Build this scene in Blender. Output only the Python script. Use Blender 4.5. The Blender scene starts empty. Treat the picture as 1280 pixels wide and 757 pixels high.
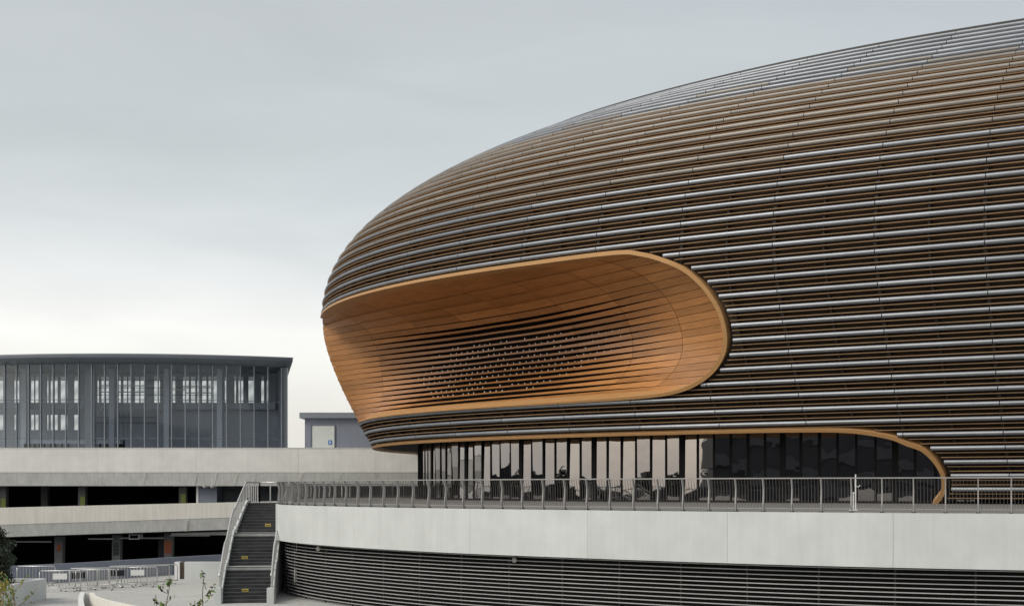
import bpy, bmesh, math, random
import numpy as np
random.seed(7); rng = np.random.default_rng(7)
R_ = math.radians

# ------------------------------------------------------------------ camera, sky, sun, exposure
GZ = 5.23                     # eye height above the plaza (all z below are measured from the eye)
FPX = 1600.0                  # focal length in photograph pixels (1280 wide)
sc = bpy.context.scene
cam = bpy.data.cameras.new('camera'); cam_o = bpy.data.objects.new('camera', cam)
sc.collection.objects.link(cam_o); sc.camera = cam_o
cam.sensor_width = 36; cam.lens = 36 * FPX / 1280; cam.shift_y = (610 - 378.5) / 1280
cam.clip_start = 0.1; cam.clip_end = 5000
cam_o.location = (0, 0, GZ); cam_o.rotation_euler = (R_(90), 0, 0)

SUN_EL, SUN_AZ = R_(43), R_(238)      # azimuth clockwise from +Y: light from behind and left of the camera
w = bpy.data.worlds.new('World'); sc.world = w; w.use_nodes = True
nt = w.node_tree; nt.nodes.clear()
out = nt.nodes.new('ShaderNodeOutputWorld')
sky = nt.nodes.new('ShaderNodeTexSky'); sky.sky_type = 'NISHITA'; sky.sun_disc = False
sky.sun_elevation = SUN_EL; sky.sun_rotation = SUN_AZ; sky.dust_density = 4; sky.air_density = 1.2
b1 = nt.nodes.new('ShaderNodeBackground'); b1.inputs[1].default_value = 0.05
nt.links.new(sky.outputs[0], b1.inputs[0])
tc = nt.nodes.new('ShaderNodeTexCoord'); sx = nt.nodes.new('ShaderNodeSeparateXYZ')
nt.links.new(tc.outputs['Generated'], sx.inputs[0])
mp = nt.nodes.new('ShaderNodeMapping'); mp.inputs['Scale'].default_value = (1.6, 1.6, 5.5)
nt.links.new(tc.outputs['Generated'], mp.inputs[0])
nz = nt.nodes.new('ShaderNodeTexNoise'); nz.inputs['Scale'].default_value = 1.7; nz.inputs['Detail'].default_value = 4
nt.links.new(mp.outputs[0], nz.inputs[0])
ma = nt.nodes.new('ShaderNodeMath'); ma.operation = 'MULTIPLY_ADD'; ma.inputs[1].default_value = 0.09; ma.inputs[2].default_value = -0.045
nt.links.new(nz.outputs[0], ma.inputs[0])
ad = nt.nodes.new('ShaderNodeMath'); ad.operation = 'ADD'
nt.links.new(sx.outputs[2], ad.inputs[0]); nt.links.new(ma.outputs[0], ad.inputs[1])
rp = nt.nodes.new('ShaderNodeValToRGB')
els = rp.color_ramp.elements
els[0].position = 0.0; els[0].color = (.77, .755, .72, 1)
els[1].position = 1.0; els[1].color = (.47, .48, .465, 1)
for p, c in ((.06, (.80, .78, .745, 1)), (.125, (.87, .845, .81, 1)), (.160, (.735, .72, .70, 1)), (.195, (.585, .59, .57, 1)), (.255, (.495, .50, .468, 1)), (.36, (.465, .466, .438, 1))):
    e = els.new(p); e.color = c
nt.links.new(ad.outputs[0], rp.inputs[0])
mp2 = nt.nodes.new('ShaderNodeMapping'); mp2.inputs['Scale'].default_value = (2.2, 2.2, 9); mp2.inputs['Rotation'].default_value = (.1, .15, .4)
nt.links.new(tc.outputs['Generated'], mp2.inputs[0])
nz2 = nt.nodes.new('ShaderNodeTexNoise'); nz2.inputs['Scale'].default_value = 1.9; nz2.inputs['Detail'].default_value = 5; nz2.inputs['Distortion'].default_value = .6
nt.links.new(mp2.outputs[0], nz2.inputs[0])
mr2 = nt.nodes.new('ShaderNodeMapRange'); mr2.inputs[1].default_value = .3; mr2.inputs[2].default_value = .7; mr2.inputs[3].default_value = .85; mr2.inputs[4].default_value = .945
nt.links.new(nz2.outputs[0], mr2.inputs[0])
b2 = nt.nodes.new('ShaderNodeBackground'); nt.links.new(mr2.outputs[0], b2.inputs[1])
nt.links.new(rp.outputs[0], b2.inputs[0])
ash = nt.nodes.new('ShaderNodeAddShader')
nt.links.new(b1.outputs[0], ash.inputs[0]); nt.links.new(b2.outputs[0], ash.inputs[1])
nt.links.new(ash.outputs[0], out.inputs[0])
sun = bpy.data.lights.new('sun', 'SUN'); sun.energy = 1.5; sun.angle = R_(18); sun.color = (1, .95, .87)
sun_o = bpy.data.objects.new('sun', sun); sc.collection.objects.link(sun_o)
sun_o.rotation_euler = (R_(90) - SUN_EL, 0, -SUN_AZ + math.pi)
sc.view_settings.view_transform = 'Standard'; sc.view_settings.look = 'None'
sc.view_settings.exposure = 0.12; sc.view_settings.gamma = 1

# ------------------------------------------------------------------ materials
def mat(name, col, rough=.6, metal=0., var=.12, scale=(1, 1, 1), nscale=3., bump=0., bscale=40., objvar=0., spec=.5, streak=0.):
    m = bpy.data.materials.new(name); m.use_nodes = True
    n = m.node_tree.nodes; l = m.node_tree.links; p = n['Principled BSDF']
    p.inputs['Roughness'].default_value = rough; p.inputs['Metallic'].default_value = metal
    p.inputs['Specular IOR Level'].default_value = spec
    g = n.new('ShaderNodeNewGeometry')
    mpn = n.new('ShaderNodeMapping'); mpn.inputs['Scale'].default_value = scale
    l.new(g.outputs['Position'], mpn.inputs[0])
    t = n.new('ShaderNodeTexNoise'); t.inputs['Scale'].default_value = nscale; t.inputs['Detail'].default_value = 6
    t.inputs['Roughness'].default_value = .62
    l.new(mpn.outputs[0], t.inputs[0])
    r = n.new('ShaderNodeMapRange'); r.inputs[1].default_value = .25; r.inputs[2].default_value = .75
    r.inputs[3].default_value = 1 - var; r.inputs[4].default_value = 1 + var
    l.new(t.outputs[0], r.inputs[0])
    last = r.outputs[0]
    if streak:
        mp2 = n.new('ShaderNodeMapping'); mp2.inputs['Scale'].default_value = (2.6, 2.6, .10)
        l.new(g.outputs['Position'], mp2.inputs[0])
        t2 = n.new('ShaderNodeTexNoise'); t2.inputs['Scale'].default_value = 2.2; t2.inputs['Detail'].default_value = 5
        l.new(mp2.outputs[0], t2.inputs[0])
        r2 = n.new('ShaderNodeMapRange'); r2.inputs[1].default_value = .35; r2.inputs[2].default_value = .8
        r2.inputs[3].default_value = 1 - streak; r2.inputs[4].default_value = 1 + streak
        l.new(t2.outputs[0], r2.inputs[0])
        mm = n.new('ShaderNodeMath'); mm.operation = 'MULTIPLY'; l.new(last, mm.inputs[0]); l.new(r2.outputs[0], mm.inputs[1]); last = mm.outputs[0]
    if objvar:
        oi = n.new('ShaderNodeObjectInfo'); r3 = n.new('ShaderNodeMapRange')
        r3.inputs[3].default_value = 1 - objvar; r3.inputs[4].default_value = 1 + objvar
        l.new(oi.outputs['Random'], r3.inputs[0])
        mm = n.new('ShaderNodeMath'); mm.operation = 'MULTIPLY'; l.new(last, mm.inputs[0]); l.new(r3.outputs[0], mm.inputs[1]); last = mm.outputs[0]
    vm = n.new('ShaderNodeVectorMath'); vm.operation = 'SCALE'; vm.inputs[0].default_value = col
    l.new(last, vm.inputs['Scale']); l.new(vm.outputs[0], p.inputs['Base Color'])
    if bump:
        t3 = n.new('ShaderNodeTexNoise'); t3.inputs['Scale'].default_value = bscale; t3.inputs['Detail'].default_value = 3
        l.new(g.outputs['Position'], t3.inputs[0])
        bm_ = n.new('ShaderNodeBump'); bm_.inputs['Strength'].default_value = bump; bm_.inputs['Distance'].default_value = .02
        l.new(t3.outputs[0], bm_.inputs['Height']); l.new(bm_.outputs[0], p.inputs['Normal'])
    return m

def glassmat(name, tint, gloss, rough=.02, refl=(.9, .9, .95), wob=0., fres=1.0):
    m = bpy.data.materials.new(name); m.use_nodes = True
    n = m.node_tree.nodes; l = m.node_tree.links; n.clear()
    o = n.new('ShaderNodeOutputMaterial'); mx = n.new('ShaderNodeMixShader')
    tr = n.new('ShaderNodeBsdfTransparent'); tr.inputs[0].default_value = (*tint, 1)
    gl = n.new('ShaderNodeBsdfGlossy'); gl.inputs['Color'].default_value = (*refl, 1); gl.inputs['Roughness'].default_value = rough
    lw = n.new('ShaderNodeFresnel'); lw.inputs[0].default_value = 1.5
    ma_ = n.new('ShaderNodeMath'); ma_.operation = 'MULTIPLY_ADD'; ma_.inputs[1].default_value = fres; ma_.inputs[2].default_value = gloss; ma_.use_clamp = True
    l.new(lw.outputs[0], ma_.inputs[0]); l.new(ma_.outputs[0], mx.inputs[0])
    l.new(tr.outputs[0], mx.inputs[1]); l.new(gl.outputs[0], mx.inputs[2]); l.new(mx.outputs[0], o.inputs[0])
    if wob:
        g = n.new('ShaderNodeNewGeometry'); t = n.new('ShaderNodeTexNoise'); t.inputs['Scale'].default_value = .55; t.inputs['Detail'].default_value = 2
        l.new(g.outputs['Position'], t.inputs[0])
        b = n.new('ShaderNodeBump'); b.inputs['Strength'].default_value = wob; b.inputs['Distance'].default_value = .1
        l.new(t.outputs[0], b.inputs['Height']); l.new(b.outputs[0], gl.inputs['Normal'])
    return m

M = dict(
    tube=mat('brushed aluminium tube', (.25, .265, .288), .5, .62, .14, (1, 1, 1), .7, objvar=.12),
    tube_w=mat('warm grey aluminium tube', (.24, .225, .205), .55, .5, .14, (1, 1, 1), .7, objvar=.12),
    slat=mat('timber slat', (.225, .142, .078), .65, 0, .25, (.4, .4, 5), 3, spec=.25),
    shell=mat('brown perforated screen', (.062, .050, .040), .7, 0, .22, (.5, .5, 3), 2, spec=.2),
    roof=mat('zinc roof sheet', (.20, .225, .27), .5, .5, .08, (1, 1, 1), .5),
    rib=mat('dark steel rib', (.03, .028, .026), .6),
    wood=mat('warm timber panel', (.41, .19, .066), .36, 0, .28, (.35, .35, 7), 2.2, objvar=.18, spec=.6, bump=.12, bscale=12),
    frame=mat('pale timber edge', (.46, .26, .11), .45, 0, .12, (.5, .5, 5), 2, spec=.3),
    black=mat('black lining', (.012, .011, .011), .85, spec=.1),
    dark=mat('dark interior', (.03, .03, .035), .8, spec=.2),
    stud=mat('white bracket', (.85, .84, .80), .4),
    mull=mat('black aluminium mullion', (.010, .010, .011), .6, spec=.15),
    lobby_glass=glassmat('coated lobby glass', (.30, .31, .33), .36, .015, (.88, .84, .84), .10),
    conc=mat('painted pale concrete', (.57, .595, .59), .8, 0, .10, (1, 1, 1), .6, bump=.12, bscale=9, streak=.03, objvar=.03, spec=.2),
    conc2=mat('weathered concrete', (.79, .79, .76), .85, 0, .09, (1, 1, 1), .7, bump=.15, bscale=9, streak=.035, objvar=.03, spec=.2),
    conc3=mat('warm painted concrete', (.75, .73, .67), .85, 0, .08, (1, 1, 1), .6, bump=.12, bscale=9, streak=.07, spec=.2),
    chamf=mat('grey chamfer concrete', (.72, .73, .70), .85, 0, .11, (1, 1, 1), .8, bump=.12, bscale=9, streak=.10, spec=.2),
    joint=mat('pale joint stain', (.72, .72, .67), .8),
    deck=mat('terrace paving', (.17, .165, .155), .8, 0, .12, (1, 1, 1), 1.2),
    steel=mat('galvanised steel', (.38, .37, .36), .45, .55, .1, nscale=6),
    steel_d=mat('dark steel bar', (.13, .125, .12), .5, .5, .1, nscale=6),
    steel_l=mat('bright galvanised steel', (.62, .62, .61), .4, .6, .1, nscale=6),
    blade=mat('grey louvre blade', (.44, .44, .44), .5, .2, .12, (1, 1, 3), 1.2, objvar=.05),
    step=mat('dark granite step', (.032, .034, .037), .6, 0, .7, (1, 1, 2), 1.6, objvar=.18),
    snos=mat('dark nosing strip', (.085, .085, .085), .6, 0, .4, nscale=2),
    asphalt=mat('asphalt', (.05, .05, .052), .9, 0, .15, nscale=2),
    hall=mat('dark hall cladding', (.045, .048, .055), .6, 0, .15, nscale=.4),
    hall_b=mat('grey hall band', (.10, .105, .115), .7, 0, .12, nscale=.4),
    nosing=mat('pale nosing', (.42, .42, .41), .7, 0, .2, nscale=2),
    yellow=mat('yellow warning sticker', (.58, .45, .08), .6),
    ink=mat('dark print', (.05, .045, .03), .7),
    colm=mat('dim grey column', (.16, .165, .165), .8, 0, .2, nscale=2),
    bluew=mat('blue grey painted wall', (.23, .25, .305), .75, 0, .06, (1, 1, 1), .8, streak=.05, spec=.2),
    slate=mat('slate blue metal', (.13, .148, .172), .45, .3, .06, nscale=1),
    slate_l=mat('light slate metal', (.26, .285, .32), .45, .4, .06, nscale=1),
    inner=mat('blue grey inner wall', (.46, .50, .555), .8, 0, .06, nscale=.8),
    inner_d=mat('dark blue inner wall', (.30, .325, .365), .8, 0, .08, nscale=.8),
    pglass=glassmat('blue tinted glass', (.76, .79, .82), .01, .04, (.8, .85, .9), 0., .7),
    pale=mat('pale door panel', (.62, .65, .62), .5, 0, .06),
    blue=mat('blue sign', (.03, .16, .55), .5),
    orange=mat('orange sign', (.30, .085, .03), .6, 0, .1),
    green=mat('yellow green sign', (.30, .34, .08), .6, 0, .1),
    white=mat('white painted metal', (.75, .75, .74), .5, 0, .05),
    plaza=mat('plaza paving', (.46, .46, .44), .85, 0, .10, (1, 1, 1), .35, bump=.1, bscale=6, spec=.2),
    soil=mat('soil', (.06, .045, .03), .95),
    bark=mat('bark', (.10, .075, .055), .9, 0, .3, nscale=8),
    twig=mat('dry twig', (.30, .22, .11), .8, 0, .2, nscale=8),
    leaf_d=mat('dark leaf', (.022, .034, .018), .6, 0, .4, nscale=2.5),
    leaf_g=mat('fresh leaf', (.14, .26, .035), .5, 0, .35, nscale=9),
    leaf_r=mat('dull red leaf', (.07, .06, .045), .6, 0, .4, nscale=9),
    leaf_y=mat('yellow leaf', (.34, .30, .06), .6, 0, .3, nscale=9),
)

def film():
    m = bpy.data.materials.new('window film with painted reflections'); m.use_nodes = True; n = m.node_tree.nodes; l = m.node_tree.links; n.clear()
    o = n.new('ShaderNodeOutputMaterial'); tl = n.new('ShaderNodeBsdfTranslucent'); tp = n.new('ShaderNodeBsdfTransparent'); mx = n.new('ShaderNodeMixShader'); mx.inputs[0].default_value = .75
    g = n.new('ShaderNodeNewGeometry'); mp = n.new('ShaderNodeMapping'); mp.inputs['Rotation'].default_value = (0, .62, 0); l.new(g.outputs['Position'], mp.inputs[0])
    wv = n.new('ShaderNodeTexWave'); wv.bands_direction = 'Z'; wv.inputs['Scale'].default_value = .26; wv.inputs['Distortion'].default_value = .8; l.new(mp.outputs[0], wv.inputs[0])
    r = n.new('ShaderNodeValToRGB'); r.color_ramp.elements[0].color = (.60, .64, .66, 1); r.color_ramp.elements[1].color = (.95, .97, .97, 1); l.new(wv.outputs[0], r.inputs[0])  # diagonal stripes imitate roofs reflected in the windows, put into the panel colour
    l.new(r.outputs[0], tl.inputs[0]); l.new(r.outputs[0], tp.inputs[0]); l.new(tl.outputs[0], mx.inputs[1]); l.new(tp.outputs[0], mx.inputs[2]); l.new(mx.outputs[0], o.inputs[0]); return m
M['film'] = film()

def paving(m):
    n = m.node_tree.nodes; l = m.node_tree.links; p = n['Principled BSDF']; src = p.inputs['Base Color'].links[0].from_socket
    g = n.new('ShaderNodeNewGeometry'); b = n.new('ShaderNodeTexBrick'); b.inputs['Scale'].default_value = .55; b.inputs['Mortar Size'].default_value = .012
    b.inputs['Color1'].default_value = (1, 1, 1, 1); b.inputs['Color2'].default_value = (.96, .96, .95, 1); b.inputs['Mortar'].default_value = (.72, .72, .70, 1); l.new(g.outputs['Position'], b.inputs[0])
    mx = n.new('ShaderNodeVectorMath'); mx.operation = 'MULTIPLY'; l.new(src, mx.inputs[0]); l.new(b.outputs[0], mx.inputs[1]); l.new(mx.outputs[0], p.inputs['Base Color'])
paving(M['plaza'])

# ------------------------------------------------------------------ object helpers
COL = sc.collection
class MB:
    def __init__(s): s.v = []; s.f = []
    def add(s, vs, fs):
        o = len(s.v); s.v += [tuple(map(float, p)) for p in vs]; s.f += [tuple(o + i for i in f) for f in fs]; return s
    def hexa(s, p):      # 8 corners: bottom ring 0-3, top ring 4-7
        return s.add(p, [(3, 2, 1, 0), (4, 5, 6, 7), (0, 1, 5, 4), (1, 2, 6, 5), (2, 3, 7, 6), (3, 0, 4, 7)])
    def box(s, x0, x1, y0, y1, z0, z1):
        return s.hexa([(x0, y0, z0), (x1, y0, z0), (x1, y1, z0), (x0, y1, z0), (x0, y0, z1), (x1, y0, z1), (x1, y1, z1), (x0, y1, z1)])
    def bar(s, a, b, wx, h):   # horizontal or sloped bar from a to b: width wx across, height h (vertical)
        a = np.array(a, float); b = np.array(b, float); d = b - a; n = np.array([-d[1], d[0], 0.]); L = np.linalg.norm(n)
        n = n / L * wx / 2 if L > 1e-6 else np.array([wx / 2, 0, 0]); u = np.array([0, 0, h / 2.])
        return s.hexa([a - n - u, b - n - u, b + n - u, a + n - u, a - n + u, b - n + u, b + n + u, a + n + u])
    def tube(s, pts, r, n=6, cap=True):
        pts = [np.array(p, float) for p in pts]; rings = []
        for i, p in enumerate(pts):
            t = pts[min(i + 1, len(pts) - 1)] - pts[max(i - 1, 0)]; t /= (np.linalg.norm(t) + 1e-9)
            a = np.cross(t, (0, 0, 1.)) if abs(t[2]) < .95 else np.cross(t, (1., 0, 0)); a /= np.linalg.norm(a); b = np.cross(t, a)
            rr = r[i] if hasattr(r, '__len__') else r
            rings.append([p + rr * (math.cos(q) * a + math.sin(q) * b) for q in np.arange(n) * 2 * math.pi / n])
        return s.rings(rings, cap)
    def rings(s, rings, cap=True):
        n = len(rings[0]); o = len(s.v)
        for rg in rings: s.v += [tuple(map(float, p)) for p in rg]
        for i in range(len(rings) - 1):
            for j in range(n):
                k = (j + 1) % n
                s.f.append((o + i * n + j, o + i * n + k, o + (i + 1) * n + k, o + (i + 1) * n + j))
        if cap:
            s.f.append(tuple(o + j for j in range(n))[::-1]); e = o + (len(rings) - 1) * n; s.f.append(tuple(e + j for j in range(n)))
        return s
    def build(s, name, m, parent=None, smooth=False, base=None, fix=True):
        me = bpy.data.meshes.new(name)
        V = np.array(s.v, float); V[:, 2] += GZ
        if parent is not None: loc = np.array(parent['_loc']) if '_loc' in parent else np.array(parent.location)
        elif base is not None: loc = np.array([base[0], base[1], base[2] + GZ])
        else: loc = np.array([V[:, 0].mean(), V[:, 1].mean(), V[:, 2].min()])
        me.from_pydata([tuple(p) for p in (V - loc)], [], s.f); me.update()
        if fix:
            b = bmesh.new(); b.from_mesh(me); bmesh.ops.recalc_face_normals(b, faces=b.faces); b.to_mesh(me); b.free()
        if smooth:
            me.polygons.foreach_set('use_smooth', [True] * len(me.polygons))
            if smooth == 'auto': 
                try: me.set_sharp_from_angle(angle=R_(35))
                except Exception: pass
        me.materials.append(M[m] if isinstance(m, str) else m)
        o = bpy.data.objects.new(name, me); COL.objects.link(o)
        if parent is not None:
            o.parent = parent; o.location = (0, 0, 0); o['_loc'] = [float(q) for q in loc]
        else: o.location = tuple(loc)
        return o
def tag(o, label=None, cat=None, group=None, kind=None):
    if label: o['label'] = label
    if cat: o['category'] = cat
    if group: o['group'] = group
    if kind: o['kind'] = kind
    return o
def thing(name, label, cat, loc, group=None):
    o = bpy.data.objects.new(name, None); COL.objects.link(o); o.location = (loc[0], loc[1], loc[2] + GZ)
    o.empty_display_size = .2; o['_loc'] = [loc[0], loc[1], loc[2] + GZ]
    return tag(o, label, cat, group)
def bx(name, m, parent, *a): return MB().box(*a).build(name, m, parent)
def catmull(P, n=12):
    P = [np.array(p, float) for p in P]; o = []
    for i in range(len(P) - 1):
        p0 = P[max(i - 1, 0)]; p1 = P[i]; p2 = P[i + 1]; p3 = P[min(i + 2, len(P) - 1)]
        for t in np.arange(n) / n:
            o.append(.5 * ((2 * p1) + (-p0 + p2) * t + (2 * p0 - 5 * p1 + 4 * p2 - p3) * t * t + (-p0 + 3 * p1 - 3 * p2 + p3) * t ** 3))
    return np.array(o + [P[-1]])
def resample(P, step):
    P = np.array(P); L = np.r_[0, np.cumsum(np.linalg.norm(np.diff(P, axis=0), axis=1))]
    n = max(2, int(round(L[-1] / step)) + 1); q = np.linspace(0, L[-1], n)
    return np.stack([np.interp(q, L, P[:, i]) for i in range(P.shape[1])], 1)
def offset2d(P, d):     # shift a 2-D polyline to its left by d
    T = np.gradient(P, axis=0); T /= np.linalg.norm(T, axis=1)[:, None]
    return P + d * np.stack([-T[:, 1], T[:, 0]], 1)
sstep = lambda a, b, x: (lambda t: t * t * (3 - 2 * t))(np.clip((x - a) / (b - a), 0, 1))

# ------------------------------------------------------------------ ground
GR = -GZ
RW = catmull([(-78, 30), (-50, 50), (-34, 63.5), (-26.2, 70), (-22.5, 75), (-18.8, 80.5), (-14.6, 85), (-14.6, 100)], 10)   # line of the ramp wall
SUNK = -8.6
hole = [tuple(p) for p in RW] + [(-14.6, 140), (-100, 140), (-100, 30)]
gb = bmesh.new()
for loop in ([(-900, -600), (900, -600), (900, 1800), (-900, 1800)], hole):
    vs = [gb.verts.new((p[0], p[1], 0)) for p in loop]
    for i in range(len(vs)): gb.edges.new((vs[i], vs[(i + 1) % len(vs)]))
bmesh.ops.triangle_fill(gb, use_beauty=True, edges=gb.edges[:], normal=(0, 0, 1))
gme = bpy.data.meshes.new('ground'); gb.to_mesh(gme); gb.free(); gme.materials.append(M['plaza'])
go = bpy.data.objects.new('ground', gme); COL.objects.link(go); tag(go, kind='structure')
mb = MB(); mb.add([(*p, SUNK) for p in hole], [tuple(range(len(hole)))]); tag(mb.build('sunken_road', 'asphalt', fix=False), kind='structure')

# ------------------------------------------------------------------ the dome surface (fitted plan and profile)
CX, CY, A_, B_, PH, NP_ = 52.81, 101.74, 63.58, 51.97, -.464, 3.23
ZE, HH, PP, QQ, WW, MM_, DS, OFF = 11.88, 21.08, 1.5, 2.436, .0861, 1.405, .7803, -.043
def _profile():
    zl = np.linspace(-2.5, ZE, 200, endpoint=False); rl = 1 - WW * ((ZE - zl) / ZE) ** MM_
    t = np.linspace(0, np.pi / 2 * .999, 800); ru = np.cos(t) ** (2 / PP); zu = ZE + HH * np.sin(t) ** (2 / QQ)
    r = np.r_[rl, ru]; z = np.r_[zl, zu]; s = np.r_[0, np.cumsum(np.hypot(np.diff(r) * (A_ + B_) / 2, np.diff(z)))]
    return r, z, s, np.interp(OFF, z[:200], s[:200])
_pr, _pz, _ps, _s0 = _profile()
prof = lambda k: (np.interp(_s0 + np.asarray(k, float) * DS, _ps, _pr), np.interp(_s0 + np.asarray(k, float) * DS, _ps, _pz))
_th = np.linspace(-np.pi, np.pi, 40001); _c, _s = np.cos(_th), np.sin(_th)
_x = A_ * np.sign(_c) * np.abs(_c) ** (2 / NP_); _y = B_ * np.sign(_s) * np.abs(_s) ** (2 / NP_)
PX, PY = _x * math.cos(PH) - _y * math.sin(PH), _x * math.sin(PH) + _y * math.cos(PH)
PS = np.r_[0, np.cumsum(np.hypot(np.diff(PX), np.diff(PY)))]; PER = PS[-1]
K1, KROOF = 33.0, 39.6
_r1, _z1 = prof(K1); _ra, _za = prof(K1 - .5); _dr, _dz = (_r1 - _ra) / .5, (_z1 - _za) / .5
def surf(s, k):
    s, k = np.broadcast_arrays(np.asarray(s, float), np.asarray(k, float)); s = np.mod(s, PER)
    r, z = prof(k)
    rc = _r1 + _dr * (k - K1); zc = _z1 + _dz * (np.minimum(k, KROOF) - K1) + .03 * np.maximum(k - KROOF, 0)
    wgt = np.where(k > K1, sstep(55, 85, s) * (1 - sstep(150, 200, s)), 0)
    r = r + (rc - r) * wgt; z = z + (zc - z) * wgt
    return np.stack([CX + r * np.interp(s, PS, PX), CY + r * np.interp(s, PS, PY), z], -1)
def nplan(s):            # outward horizontal normal of the plan at s
    s = np.asarray(s, float); e = .25
    dx = np.interp(np.mod(s + e, PER), PS, PX) - np.interp(np.mod(s - e, PER), PS, PX); dy = np.interp(np.mod(s + e, PER), PS, PY) - np.interp(np.mod(s - e, PER), PS, PY)
    L = np.hypot(dx, dy) + 1e-9
    return np.stack([dy / L, -dx / L, 0 * dx], -1)
def nsurf(s, k):         # true outward normal
    e = .05; ts = surf(s + np.asarray(.2), k) - surf(s - np.asarray(.2), k); tk = surf(s, k + np.asarray(e)) - surf(s, k - np.asarray(e))
    n = np.cross(ts, tk); return n / (np.linalg.norm(n, axis=-1, keepdims=True) + 1e-9)
def pix(p): p = np.asarray(p); return 640 + FPX * p[..., 0] / p[..., 1], 610 - FPX * p[..., 2] / p[..., 1]

# openings on the skin, in (s along the plan, k row) coordinates
KB, KT = 7.15, 17.72                       # balcony opening, bottom and top row
POCK_R = np.array([(7.15, 64.0), (7.2, 68.9), (7.3, 71.5), (7.5, 73.0), (7.9, 74.2), (8.5, 75.2), (9.2, 75.95), (10.1, 76.55), (11, 76.86), (12, 76.96), (13.1, 76.88), (14.3, 76.5), (15.3, 75.95), (16.2, 75.15), (16.9, 74.0), (17.4, 72.8), (17.7, 71.2), (17.72, 66.0)])
pr_k = POCK_R[:, 0] + np.arange(len(POCK_R)) * 1e-6
sR = lambda k: np.interp(k, pr_k, POCK_R[:, 1])
tipS = lambda k: np.interp(k, [0, 7, 14, 18], [35.6, 36.5, 37.2, 37.4])
sL = lambda k: tipS(k) - 2.2 + 2.0 * np.clip((np.asarray(k) - 16.9) / .82, 0, 1) ** 2 + 1.2 * np.clip((7.9 - np.asarray(k)) / .75, 0, 1) ** 2
KL = 4.64                                   # lobby opening
LOB_R = np.array([(-1.2, 85.95), (-.5, 86.43), (0, 86.63), (.8, 86.75), (1.4, 86.72), (2.3, 86.43), (3.1, 85.9), (3.5, 85.2), (4.0, 84.4), (4.4, 83.0), (4.58, 81.5), (4.64, 79.0)])
sLR = lambda k: np.interp(k, LOB_R[:, 0], LOB_R[:, 1])
S_LOB0 = -8.0                               # the lobby glazing runs on behind the nose
def solid(k, s0, s1, pad=0.):
    """intervals of [s0,s1] where the skin is closed at row k"""
    cuts = []
    if KB < k < KT: cuts.append((float(sL(k)) - pad * 5, float(sR(k)) + pad))
    if k < KL: cuts.append((S_LOB0, float(sLR(k)) + pad))
    iv = [(s0, s1)]
    for a, b in cuts:
        nv = []
        for p, q in iv:
            if b <= p or a >= q: nv.append((p, q)); continue
            if a > p: nv.append((p, a))
            if b < q: nv.append((b, q))
        iv = nv
    return iv

# ------------------------------------------------------------------ arena
arena = thing('arena', 'huge rounded arena clad in silver tubes and timber slats with an oval timber balcony', 'arena', (CX, CY, -.78))

# screen behind the slats (two meshes: brown screen, grey roof)
def screen(k0, k1, dk, off, ds):
    mb = MB(); ks = np.arange(k0, k1 + 1e-6, dk)
    for ka, kb in zip(ks[:-1], ks[1:]):
        km = (ka + kb) / 2
        for side in solid(km, 20 - PER / 2 - 40, 20 + PER / 2 - 40):
            a0, a1 = side; b0, b1 = side
            # follow the opening's edge exactly at both row edges
            if KB < km < KT:
                if abs(a1 - sL(km)) < 1e-6: a1 = float(sL(max(ka, KB))); b1 = float(sL(min(kb, KT)))
                if abs(a0 - sR(km)) < 1e-6: a0 = float(sR(max(ka, KB))); b0 = float(sR(min(kb, KT)))
            if km < KL and abs(side[0] - sLR(km)) < 1e-6: a0 = float(sLR(ka)); b0 = float(sLR(min(kb, KL)))
            n = max(2, int((a1 - a0) / ds) + 1)
            sa = np.linspace(a0, a1, n); sb = np.linspace(b0, b1, n)
            pa = surf(sa, ka) - off * nsurf(sa, ka); pb = surf(sb, kb) - off * nsurf(sb, kb)
            o = len(mb.v); mb.v += [tuple(p) for p in pa] + [tuple(p) for p in pb]
            mb.f += [(o + i, o + i + 1, o + n + i + 1, o + n + i) for i in range(n - 1)]
    return mb
screen(-1.08, 31.405, .235, .42, 1.4).build('screen_wall', 'shell', arena, fix=False)
screen(31.405, 60.0, .99855, .16, 1.8).build('roof_sheet', 'roof', arena, smooth=True, fix=False)
mb = MB(); q = np.linspace(0, PER, 161)[:-1]; pc = surf(q, 60.0 + 0) - .16 * nsurf(q, 60.0)
mb.add([tuple(p) for p in pc] + [tuple(pc.mean(0))], [(i, (i + 1) % 160, 160) for i in range(160)]); mb.build('roof_cap', 'roof', arena, fix=False)

# silver tubes, cut into lengths of five metres
SEG = 5.0; TR = .118; NS = 10
ang = np.arange(NS) * 2 * math.pi / NS
def tube_piece(mb, a, b, k):
    n = max(2, int(math.ceil((b - a) / .85)) + 1); s = np.linspace(a, b, n); c = surf(s, k); nh = nplan(s)
    rings = c[:, None, :] + TR * np.cos(ang)[None, :, None] * nh[:, None, :] + TR * np.sin(ang)[None, :, None] * np.array([0, 0, 1.])
    mb.rings(rings); return c
pieces = []
for k in range(0, 40):
    kk = k
    for a, b in solid(kk, -150, PER - 150, .28):
        e = a
        first = math.floor(a / SEG + 1e-9)
        g = first * SEG + (k * .37 % 1) * 0
        while e < b - .05:
            nx = min(b, (math.floor(e / SEG + 1e-6) + 1) * SEG)
            if nx - e > .15: pieces.append((kk, e, nx))
            e = nx
score = []
for i, (k, a, b) in enumerate(pieces):
    m = (a + b) / 2; p = surf([a, m, b], k); u, v = pix(p); nn = nsurf(np.array([m]), k)[0]
    vis = (p[1] @ nn) < 0 and p[1, 1] > 10 and u.max() > 0 and u.min() < 1280
    score.append(np.hypot(u[2] - u[0], v[2] - v[0]) / p[1, 1] if vis else 0)
order = np.argsort(score)[::-1]; keep = set(int(i) for i in order[:296])
rest = MB()
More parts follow.
